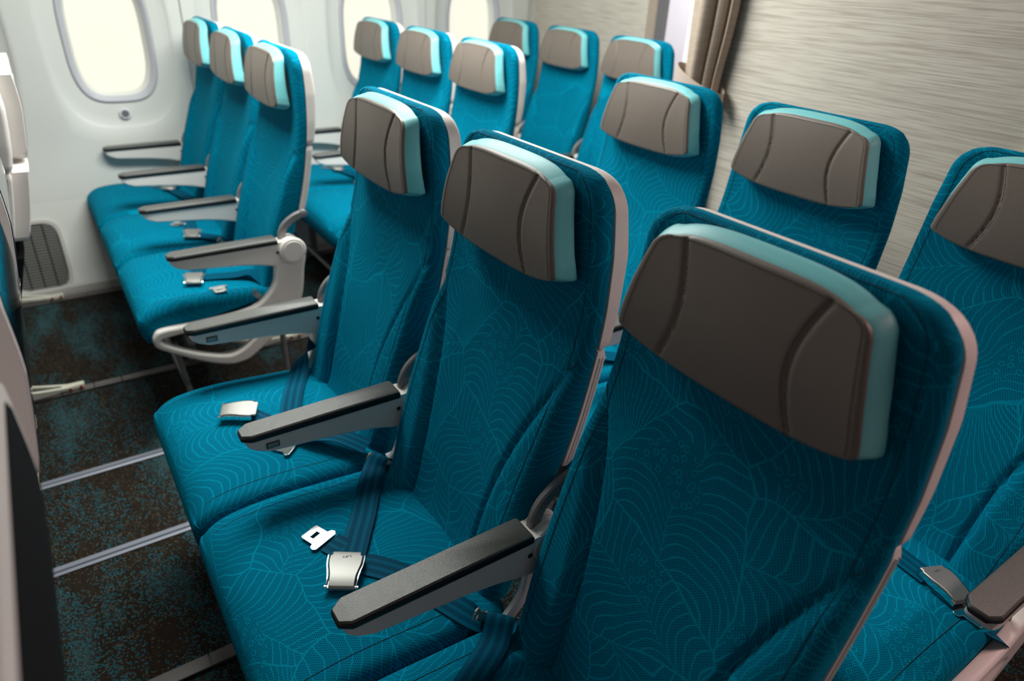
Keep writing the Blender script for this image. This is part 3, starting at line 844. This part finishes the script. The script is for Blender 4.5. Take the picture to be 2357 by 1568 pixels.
# end frame at the aisle side of a row (x, z outline)
SH_O = [(0.012, 0.560), (-0.010, 0.528), (-0.020, 0.380), (-0.055, 0.330), (-0.190, 0.238), (-0.235, 0.218), (-0.285, 0.222), (-0.360, 0.252), (-0.465, 0.315), (-0.484, 0.345), (-0.480, 0.372), (-0.455, 0.384), (-0.37, 0.384), (-0.21, 0.392), (-0.152, 0.412), (-0.106, 0.462), (-0.094, 0.515), (-0.092, 0.555), (-0.04, 0.575)]
SH_O = [(0.004, 0.555), (-0.003, 0.500), (-0.020, 0.405), (-0.060, 0.335), (-0.190, 0.236), (-0.240, 0.216), (-0.290, 0.220), (-0.360, 0.252), (-0.462, 0.318), (-0.482, 0.345), (-0.476, 0.372), (-0.452, 0.386), (-0.37, 0.386), (-0.22, 0.392), (-0.152, 0.414), (-0.108, 0.462), (-0.096, 0.515), (-0.092, 0.555), (-0.045, 0.572)]
SH_I = [(-0.456, 0.344), (-0.438, 0.358), (-0.35, 0.362), (-0.23, 0.367), (-0.158, 0.352), (-0.148, 0.334), (-0.190, 0.292), (-0.240, 0.258), (-0.290, 0.254), (-0.38, 0.292)]
ENDF_ME = outline_plate('end_frame', smooth_loop(SH_O, 6), [smooth_loop(SH_I, 6)], 0.030, 0.008, 'armwhite')

# buckle, tongue, anchors
def build_buckle():
    """lying flat, +y towards the strap tab, origin under the middle"""
    prof = [(-0.5, 0.030, 0.0065), (-0.46, 0.0275, 0.0105), (-0.35, 0.0275, 0.0130), (-0.18, 0.028, 0.0142), (0.0, 0.0305, 0.0142), (0.15, 0.034, 0.0135), (0.30, 0.0365, 0.0125), (0.44, 0.037, 0.0110), (0.455, 0.0300, 0.0108), (0.56, 0.0295, 0.0100), (0.58, 0.0270, 0.0090)]
    prof = [(-0.5, 0.0240, 0.0065), (-0.46, 0.0245, 0.0105), (-0.35, 0.0245, 0.0130), (-0.18, 0.0255, 0.0142), (0.0, 0.0285, 0.0142), (0.15, 0.0312, 0.0135), (0.30, 0.0322, 0.0125), (0.44, 0.0318, 0.0110), (0.455, 0.0285, 0.0108), (0.56, 0.0280, 0.0100), (0.58, 0.0262, 0.0090)]
    Ls = 0.074; secs = []
    for t, hw, zt in prof:
        c = 0.0012
        hw *= 0.88; secs.append([Vector((a, t * Ls, b)) for a, b in ((-hw, zt - 0.004), (hw, zt - 0.004), (hw, zt - c), (hw - c, zt), (-hw + c, zt), (-hw, zt - c))])
    cover = loft(secs)
    return make_mesh('buckle_cover', *cover, 'satin', angle=35)
BUCK_ME = build_buckle()
def build_buckle_body():
    prof = [(-0.52, 0.0265, 0.009), (-0.42, 0.0272, 0.0112), (-0.18, 0.0282, 0.0118), (0.0, 0.0308, 0.0118), (0.15, 0.0335, 0.011), (0.30, 0.0345, 0.0105), (0.46, 0.0345, 0.0100)]
    Ls = 0.074; parts = []
    for s in (-1, 1):
        secs = [[Vector((s * (hw * 0.88 + a), t * Ls, b)) for a, b in ((0, 0.001), (0.0018, 0.001), (0.0018, zt), (0, zt))] for t, hw, zt in prof]
        parts.append(loft(secs))
        secs = []
        n = 10
        for xx in (s * 0.0230, s * 0.0280):
            secs.append([Vector((xx, -0.46 * Ls + 0.0032 * math.cos(2 * PI * k / n), 0.0065 + 0.0032 * math.sin(2 * PI * k / n))) for k in range(n)])
        parts.append(loft(secs))
    parts.append(box(0, 0.0, 0.002, 0.046, 0.064, 0.002))
    return make_mesh('buckle', *join(*parts), 'chrome', angle=35)
BBODY_ME = build_buckle_body()
def build_lift_text():
    """the word LIFT, stamped so that it is read from the front of the seat"""
    strokes = {'L': [((0, 1), (0, 0)), ((0, 0), (.6, 0))], 'I': [((.1, 1), (.1, 0))], 'F': [((0, 0), (0, 1)), ((0, 1), (.6, 1)), ((0, .5), (.5, .5))], 'T': [((.3, 0), (.3, 1)), ((0, 1), (.65, 1))]}
    parts = []; x = -0.0080; h = 0.0048
    for ch, adv in (('L', .95), ('I', .5), ('F', .9), ('T', .9)):
        for (a, b), (c, d) in strokes[ch]:
            p = Vector((x + a * h, b * h, 0)); q_ = Vector((x + c * h, d * h, 0)); t = (q_ - p).normalized(); nn = Vector((-t.y, t.x, 0)) * 0.00034
            V = [p - nn, p + nn, q_ + nn, q_ - nn]
            k = len(parts); V2 = [v + Vector((0, 0, 0.0004)) for v in V]
            parts.append((V + V2, [(0, 1, 2, 3), (7, 6, 5, 4), (0, 4, 5, 1), (1, 5, 6, 2), (2, 6, 7, 3), (3, 7, 4, 0)]))
        x += adv * h
    V, F = join(*parts)
    V = [Vector((-v.x, 0.0325 - v.y, v.z + 0.0112 + v.y * 0.20)) for v in V]
    return make_mesh('lift_lettering', V, F, 'etched', smooth=False)
TEXT_ME = build_lift_text()
def build_tongue():
    o = [(-0.0165, 0.026), (0.0165, 0.026), (0.019, 0.0235), (0.019, -0.004), (0.026, -0.007), (0.0285, -0.014), (0.024, -0.020), (-0.024, -0.020), (-0.0285, -0.014), (-0.026, -0.007), (-0.019, -0.004), (-0.019, 0.0235)]
    hole = [(-0.0085, 0.004), (-0.0085, 0.0125), (0.0085, 0.0125), (0.0085, 0.004)]
    me = outline_plate('tongue', o, [hole], 0.0026, 0.0006, 'chrome')
    for v in me.vertices: v.co = Vector((v.co.x, v.co.z, -v.co.y))
    me.flip_normals(); return me
TONGUE_ME = build_tongue()
ANCH_ME = make_mesh('belt_anchor', *join(rbox(0, 0, 0, 0.040, 0.004, 0.018, 0.0018), cyl_y(0.017, -0.004, 0.004, 0.002, 0.010, 18, 0.001), tube(catmull([Vector((-0.018, 0, 0.002)), Vector((-0.030, 0, 0.010)), Vector((-0.034, 0, 0.002)), Vector((-0.028, 0, -0.008))], 5), 0.003, 8)), 'satin', angle=35)

def strap(name, pts, width=0.048, th=0.0020, twist=None, fold=6):
    """webbing ribbon through pts [(x, y, z[, up])]"""
    P = catmull([Vector(p[:3]) for p in pts], fold)
    ups = [Vector(p[3]) if len(p) > 3 else Vector((0, 0, 1)) for p in pts]; U = catmull(ups, fold)
    secs, uv = [], []; acc = 0.0
    for i, p in enumerate(P):
        t = (P[min(i + 1, len(P) - 1)] - P[max(i - 1, 0)]).normalized()
        u = (U[i] - t * U[i].dot(t)).normalized(); s = t.cross(u).normalized()
        if i: acc += (p - P[i - 1]).length
        S = []
        for k in range(9):
            a = -width / 2 + width * k / 8; S.append(p + s * a + u * th / 2); uv.append((a, acc))
        for k in range(8, -1, -1):
            a = -width / 2 + width * k / 8; S.append(p + s * a - u * th / 2); uv.append((a, acc))
        secs.append(S)
    V, F = loft(secs)
    return make_mesh(name, V, F, 'belt', uv, angle=50)

def on_c(x, y, lift=0.003): return (x, y, ctop(x, y) + lift)
BELTS = {}
# (main strap, other straps, buckle (x, y, z, heading, tilt), tongue)
BELTS['crossed'] = dict(
    main=[(-0.105, 0.232, 0.435), (-0.128, 0.222, 0.462), on_c(-0.152, 0.205, 0.008), on_c(-0.19, 0.145, 0.006), on_c(-0.23, 0.077, 0.006), on_c(-0.262, 0.028, 0.006), on_c(-0.30, -0.03, 0.005)],
    extra=[[on_c(-0.305, -0.030, 0.003), on_c(-0.274, -0.045, 0.003), on_c(-0.225, -0.10, 0.003), on_c(-0.195, -0.165, 0.003), (-0.165, -0.222, 0.440), (-0.135, -0.238, 0.405)],
           [on_c(-0.312, 0.036, 0.004), on_c(-0.300, 0.012, 0.004), on_c(-0.285, -0.018, 0.002)]],
    buckle=(-0.319, -0.050, 0.006), bhead=(0.50, 0.866), tongue=(-0.326, 0.056, 0.006), thead=(-0.39, 0.92), anchor=(-0.150, -0.232, 0.440))
BELTS['draped'] = dict(
    main=[(-0.100, 0.225, 0.500, (-.3, .9, .2)), (-0.135, 0.210, 0.475, (-.2, .4, .8)), on_c(-0.167, 0.165, 0.007), on_c(-0.207, 0.080, 0.005), on_c(-0.240, 0.0, 0.005), on_c(-0.256, -0.05, 0.005)],
    extra=[[on_c(-0.325, 0.025, 0.006), on_c(-0.297, -0.02, 0.004), on_c(-0.262, -0.075, 0.007), (-0.235, -0.120, 0.470), (-0.185, -0.165, 0.478), (-0.14, -0.215, 0.462)]],
    buckle=(-0.347, 0.038, 0.010), bhead=(0.92, -0.39), tongue=(-0.290, -0.125, 0.006), thead=(-0.7, 0.7), anchor=(-0.130, -0.234, 0.430))
BELTS['window_aisle'] = dict(
    main=[(-0.14, 0.230, 0.440), on_c(-0.19, 0.205, 0.006), on_c(-0.235, 0.12, 0.005), on_c(-0.27, 0.03, 0.005), on_c(-0.30, -0.07, 0.005)],
    extra=[[on_c(-0.30, -0.09, 0.004), on_c(-0.25, -0.095, 0.006), on_c(-0.19, -0.11, 0.010), (-0.14, -0.13, 0.466), (-0.11, -0.17, 0.44)]],
    buckle=(-0.317, -0.112, 0.008), bhead=(0.24, 0.97), tongue=(-0.26, -0.19, 0.006), thead=(0, -1), anchor=(-0.150, -0.234, 0.420))
BELTS['folded'] = dict(
    main=[(-0.120, 0.215, 0.440), on_c(-0.15, 0.18, 0.008), on_c(-0.18, 0.10, 0.008), on_c(-0.210, 0.02, 0.008), on_c(-0.225, -0.11, 0.008)],
    extra=[[on_c(-0.225, -0.125, 0.006), on_c(-0.200, -0.16, 0.010), on_c(-0.16, -0.19, 0.012), (-0.125, -0.228, 0.440)],
           [on_c(-0.235, 0.03, 0.004), on_c(-0.205, 0.05, 0.004), on_c(-0.165, 0.09, 0.004)]],
    buckle=(-0.229, -0.142, 0.008), bhead=(0.25, 0.97), tongue=(-0.252, 0.0, 0.006), thead=(-0.75, -0.6), anchor=(-0.140, -0.232, 0.435))
BELTS['gathered'] = dict(
    main=[(-0.115, 0.215, 0.440), on_c(-0.135, 0.16, 0.020), on_c(-0.165, 0.09, 0.012), on_c(-0.185, 0.03, 0.012)],
    extra=[[on_c(-0.185, 0.02, 0.008), on_c(-0.17, -0.06, 0.014), on_c(-0.145, -0.14, 0.016), (-0.12, -0.222, 0.440)],
           [on_c(-0.205, 0.075, 0.006), on_c(-0.18, 0.065, 0.010), on_c(-0.155, 0.045, 0.006)]],
    buckle=(-0.190, 0.02, 0.012), bhead=(0.3, 0.95), tongue=(-0.225, 0.085, 0.006), thead=(-0.9, 0.4), anchor=(-0.140, -0.232, 0.435))
BELTS['near'] = dict(
    main=[(-0.125, 0.222, 0.452), (-0.138, 0.212, 0.470), on_c(-0.165, 0.190, 0.006), on_c(-0.22, 0.155, 0.005), on_c(-0.28, 0.12, 0.005), on_c(-0.34, 0.085, 0.005)],
    extra=[[on_c(-0.345, 0.075, 0.005), on_c(-0.30, 0.0, 0.005), on_c(-0.24, -0.10, 0.005), on_c(-0.18, -0.19, 0.004), (-0.14, -0.232, 0.430)]],
    buckle=(-0.348, 0.075, 0.006), bhead=(0.8, 0.6), tongue=(-0.36, 0.0, 0.005), thead=(-0.9, 0.2), anchor=(-0.140, -0.232, 0.435))
BELTS['aisle'] = dict(
    main=[(-0.115, 0.222, 0.440), on_c(-0.135, 0.19, 0.006), on_c(-0.165, 0.11, 0.005), on_c(-0.190, 0.02, 0.005), on_c(-0.205, -0.06, 0.005), on_c(-0.21, -0.12, 0.006)],
    extra=[[on_c(-0.21, -0.14, 0.005), on_c(-0.215, -0.185, 0.004), (-0.20, -0.225, 0.430), (-0.17, -0.240, 0.400)]],
    buckle=(-0.206, -0.150, 0.008), bhead=(0.35, 0.93), tongue=(-0.22, -0.20, 0.006), thead=(0, -1), anchor=(-0.150, -0.234, 0.430))
BMESH = {}
for k, b in BELTS.items():
    BMESH[k] = [strap('seat_belt_' + k, b['main'])] + [strap('belt_strap_' + k, e) for e in b['extra']]

# back of the seat: screen and tray (only shown by the rows in front of the camera)
def rear_x(z): return interp(XR, z) + interp([(0.60, 0.016), (0.88, 0.020), (0.93, 0.026), (1.03, 0.032), (1.10, 0.030), (1.15, 0.026)], z)
def rear_plate(name, hw, z0, z1, d0, d1, mat, r=0.012, n=14):
    secs = []
    for i in range(n + 1):
        z = z0 + (z1 - z0) * i / n
        e = 0.0
        for zz in (z0, z1):
            d = abs(z - zz)
            if d < r: e = r - math.sqrt(max(r * r - (r - d) ** 2, 0))
        x = rear_x(z)
        secs.append([Vector((x + a, b, z)) for a, b in ((d0, -hw + e), (d1 - 0.002, -hw + e), (d1, -hw + e + 0.002), (d1, hw - e - 0.002), (d1 - 0.002, hw - e), (d0, hw - e))])
    return make_mesh(name, *loft(secs), mat, angle=40)
SCR_BEZ = rear_plate('screen_bezel', 0.160, 0.900, 1.125, -0.004, 0.034, 'shell', 0.02)
SCRM_ME = rear_plate('screen', 0.146, 0.925, 1.108, 0.020, 0.0352, 'darkcloth', 0.012)
SCR_ME = rear_plate('screen', 0.146, 0.925, 1.108, 0.020, 0.0352, 'screen', 0.012)
TRAY_ME = rear_plate('tray_table', 0.185, 0.690, 0.890, -0.002, 0.036, 'shell', 0.02)
TRAY_IN = rear_plate('tray_latch', 0.022, 0.862, 0.884, 0.020, 0.0400, 'grey', 0.006)
POCK_ME = rear_plate('literature_pocket', 0.180, 0.40, 0.665, -0.010, 0.026, 'darkcloth', 0.02)

def add_belt(seat, kind):
    b = BELTS[kind]; ms = BMESH[kind]
    o = obj('seat_belt', ms[0], seat)
    for m in ms[1:]: obj('belt_strap', m, o)
    bx_, by_, lift = b['buckle']; h = b['bhead']; ang = math.atan2(h[1], h[0]) - PI / 2
    slope = math.atan((ctop(bx_ + 0.02) - ctop(bx_ - 0.02)) / 0.04)
    bo = obj('buckle', BBODY_ME, o, (bx_, by_, ctop(bx_, by_) + lift), (0, -slope, ang))
    obj('buckle_cover', BUCK_ME, o, (bx_, by_, ctop(bx_, by_) + lift), (0, -slope, ang))
    if kind in ('crossed', 'aisle'): obj('lift_lettering', TEXT_ME, o, (bx_, by_, ctop(bx_, by_) + lift), (0, -slope, ang))
    tx, ty, lift = b['tongue']; h = b['thead']; ang = math.atan2(h[1], h[0]) - PI / 2
    obj('tongue', TONGUE_ME, o, (tx, ty, ctop(tx, ty) + lift), (0, 0, ang))
    obj('belt_anchor', ANCH_ME, o, b['anchor'], (0, math.radians(50), math.radians(20)))

def add_arm(seat, y, outer=0, button=True):
    a = obj('armrest', ARM_ME, seat, (0, y, 0))
    obj('armrest_pad', PAD_ME, a); obj('pad_edging', PADE_ME, a); obj('pivot_cap', PIVOT_ME, a)
    if button:
        obj('button_bezel', BEZEL_ME, a); obj('recline_button', BUTTON_ME, a)
    obj('screw', SCREW_ME, a)
    if outer: obj('pivot_disc', DISC_ME, a)
    obj('recline_link', LINK_ME, seat, (0, y + 0.006, 0)); obj('arm_strut', STRUT_ME, seat, (0, y + 0.002, 0))
    return a

def make_seat(loc, label, group, belt=None, far_arm=False, near_arm=True, aisle_end=False, rear=False, button=True, shell=True, near_button=True, screen=None):
    s = empty('airliner_seat', loc, label, 'seat', group)
    b = obj('backrest', BACK_ME, s); [obj('seam', m_, b) for m_ in SEAM_ME]; obj('edge_seam', ESEAM_ME, b)
    if shell: obj('back_shell', SHELL_ME, s); obj('lower_shell', LSHELL_ME, s)
    c = obj('seat_cushion', CUSH_ME, s); [obj('seam', m_, c) for m_ in CSEAM_ME]
    h = obj('headrest', HEAD_ME, s); obj('headrest_border', BORDER_ME, h); obj('headrest_mount', MOUNT_ME, h); st = obj('stitching', STITCH_ME, h); st['kind'] = 'stuff'
    if far_arm: add_arm(s, 0.24, 0, button)
    if near_arm: add_arm(s, -0.24, 1 if aisle_end else 0, button and near_button and not aisle_end)
    if belt: add_belt(s, belt)
    if rear:
        z = obj('screen_bezel', SCR_BEZ, s); obj('screen', screen or SCR_ME, z)
        t = obj('tray_table', TRAY_ME, s); obj('tray_latch', TRAY_IN, t)
        obj('literature_pocket', POCK_ME, s)
    return s

S = 0.48; PITCH = 0.787; XWIN = 0.0485; YWIN = 1.9343; PW = 0.7848
G = 'teal seats of the cabin rows'
# foreground middle row
make_seat((0, S, 0), 'teal seat at the aisle end of the large foreground row, smallest of its three', G, 'draped', far_arm=True)
make_seat((0, 0, 0), 'middle teal seat of the foreground row, open buckle and steel tongue on its cushion', G, 'crossed', near_button=False)
make_seat((0, -S, 0), 'nearest and largest teal seat, filling the lower right of the picture', G, 'near')
# middle row behind it
make_seat((PITCH, S, 0), 'teal seat in front of the tied curtain, directly behind the foreground row', G, 'folded', far_arm=True, shell=False)
make_seat((PITCH, 0, 0), 'teal seat whose whole headrest stands out against the beige bulkhead', G, 'folded', shell=False)
make_seat((PITCH, -S, 0), 'teal seat cut by the right picture edge, belt buckle lying beside its armrest', G, 'aisle', aisle_end=True, shell=False)
# middle row in front of the camera
for i, lb in enumerate(['grey seat back with dark screen at the left edge, farthest of the three seat backs', 'grey seat back with dark screen at the left edge, middle of the three', 'grey seat back with dark screen filling the lower left corner']):
    make_seat((-PITCH, S * (1 - i), 0), lb, G, None, far_arm=(i == 0), rear=True, screen=SCRM_ME if i == 2 else None)
# window rows
rows = ['first window row', 'second window row', 'last window row']
pos = ['window', 'middle', 'aisle']
belts = [['gathered', 'folded', 'window_aisle'], ['gathered', 'folded', 'folded'], ['folded', 'folded', 'folded']]
for n in range(3):
    for i in range(3):
        make_seat((XWIN + PW * n, YWIN + S * (1 - i), 0), 'teal %s seat of the %s, light shell and brown headrest' % (pos[i], rows[n]), G,
                  belts[n][i], far_arm=(i == 0), aisle_end=(i == 2), button=False, shell=(n < 2))
make_seat((XWIN - PW, YWIN - S, 0), 'white-shelled seat cut by the upper left picture edge, in front of the first window row', G, None, aisle_end=True, rear=True)

# ------------------------------------------------------------------ row understructures
def foot(x, y):
    parts = [rbox(x - 0.02, y, 0.022, 0.07, 0.024, 0.020, 0.004)]
    for s in (-1, 1):
        parts.append(bar(catmull([Vector((x - 0.28, y + s * 0.030, 0.085)), Vector((x - 0.16, y + s * 0.024, 0.045)), Vector((x - 0.04, y + s * 0.010, 0.024)), Vector((x + 0.01, y + s * 0.008, 0.020))], 5), 0.010, 0.014))
    return join(*parts)
def row_frame(x0, yc, label, aisle_near=True, aisle_far=False, legs=(0.285, -0.285), bar_ends=True):
    f = empty('seat_row_frame', (x0, yc, 0), label, 'seat frame', 'understructures of the seat rows')
    for x, z in ((-0.37, 0.315), (-0.12, 0.345)):
        obj('cross_tube', make_mesh('cross_tube', *tube([Vector((x, -0.70, z)), Vector((x, 0.70, z))], 0.018, 14), 'grey'), f)
    for y in legs:
        obj('front_leg', make_mesh('front_leg', *bar([Vector((-0.34, y, 0.315)), Vector((-0.33, y, 0.012))], 0.030, 0.034), 'grey'), f)
        obj('rear_leg', make_mesh('rear_leg', *bar(catmull([Vector((-0.12, y, 0.345)), Vector((-0.18, y, 0.20)), Vector((-0.215, y, 0.06))], 4), 0.028, 0.03), 'grey'), f)
        obj('foot_fitting', make_mesh('foot_fitting', *foot(0.075, y), 'cream', angle=35), f)
        for xx in (0.045, 0.078): obj('foot_bolt', make_mesh('foot_bolt', *tube([Vector((xx, y - 0.012, 0.022)), Vector((xx, y - 0.018, 0.022))], 0.005, 10), 'red'), f)
    ys = [-0.66, 0.66]
    bagpts = [Vector((-0.42, ys[0], 0.30)), Vector((-0.405, ys[0], 0.13)), Vector((-0.40, ys[0] + 0.03, 0.10)), Vector((-0.40, ys[1] - 0.03, 0.10)), Vector((-0.405, ys[1], 0.13)), Vector((-0.42, ys[1], 0.30))]
    obj('baggage_bar', make_mesh('baggage_bar', *tube(catmull(bagpts, 6), 0.009, 10), 'grey'), f)
    for s in (-1, 1):
        e = obj('end_frame', ENDF_ME, f, (0, s * 0.728, 0))
        obj('bar_stay', make_mesh('bar_stay', *tube([Vector((-0.085, s * 0.68, 0.33)), Vector((-0.085, s * 0.68, 0.02))], 0.010, 10), 'grey'), f)
    for k in (-1, 0, 1):
        obj('seat_pan', make_mesh('seat_pan', *rbox(-0.27, k * S, 0.345, 0.34, 0.42, 0.03, 0.008), 'darkcloth'), f)
    return f
row_frame(0, 0, 'understructure of the foreground row, white end frame and tubes below its cushions')
row_frame(PITCH, 0, 'understructure of the rear middle row, pinkish end frame at lower right')
row_frame(-PITCH, 0, 'understructure of the row in front, hidden behind its grey seat backs')
for n in range(3):
    row_frame(XWIN + PW * n, YWIN, ['white looped end frame and legs under the first window row', 'frame and baggage bar in the dark under the second window row', 'frame and legs under the last window row'][n], legs=(YWIN * 0 + 1.649 - YWIN, 2.50 - YWIN))
row_frame(XWIN - PW, YWIN, 'cream foot fittings and legs of the row at the left edge', legs=(1.649 - YWIN, 2.50 - YWIN))

# life vest pouch hanging under the second window row
lv = empty('life_vest_pouch', (XWIN + PW - 0.36, YWIN - S - 0.10, 0.20), 'dark pouch with white tag and red tape under second window row', 'pouch')
obj('pouch', make_mesh('pouch', *rbox(0.06, 0.0, 0.055, 0.14, 0.22, 0.10, 0.02), 'darkcloth'), lv)
obj('white_tag', make_mesh('white_tag', *rbox(-0.016, -0.03, 0.06, 0.008, 0.05, 0.030, 0.002), 'whitepanel'), lv)
obj('red_tape', make_mesh('red_tape', *rbox(-0.014, -0.012, 0.045, 0.004, 0.016, 0.11, 0.001), 'red'), lv)
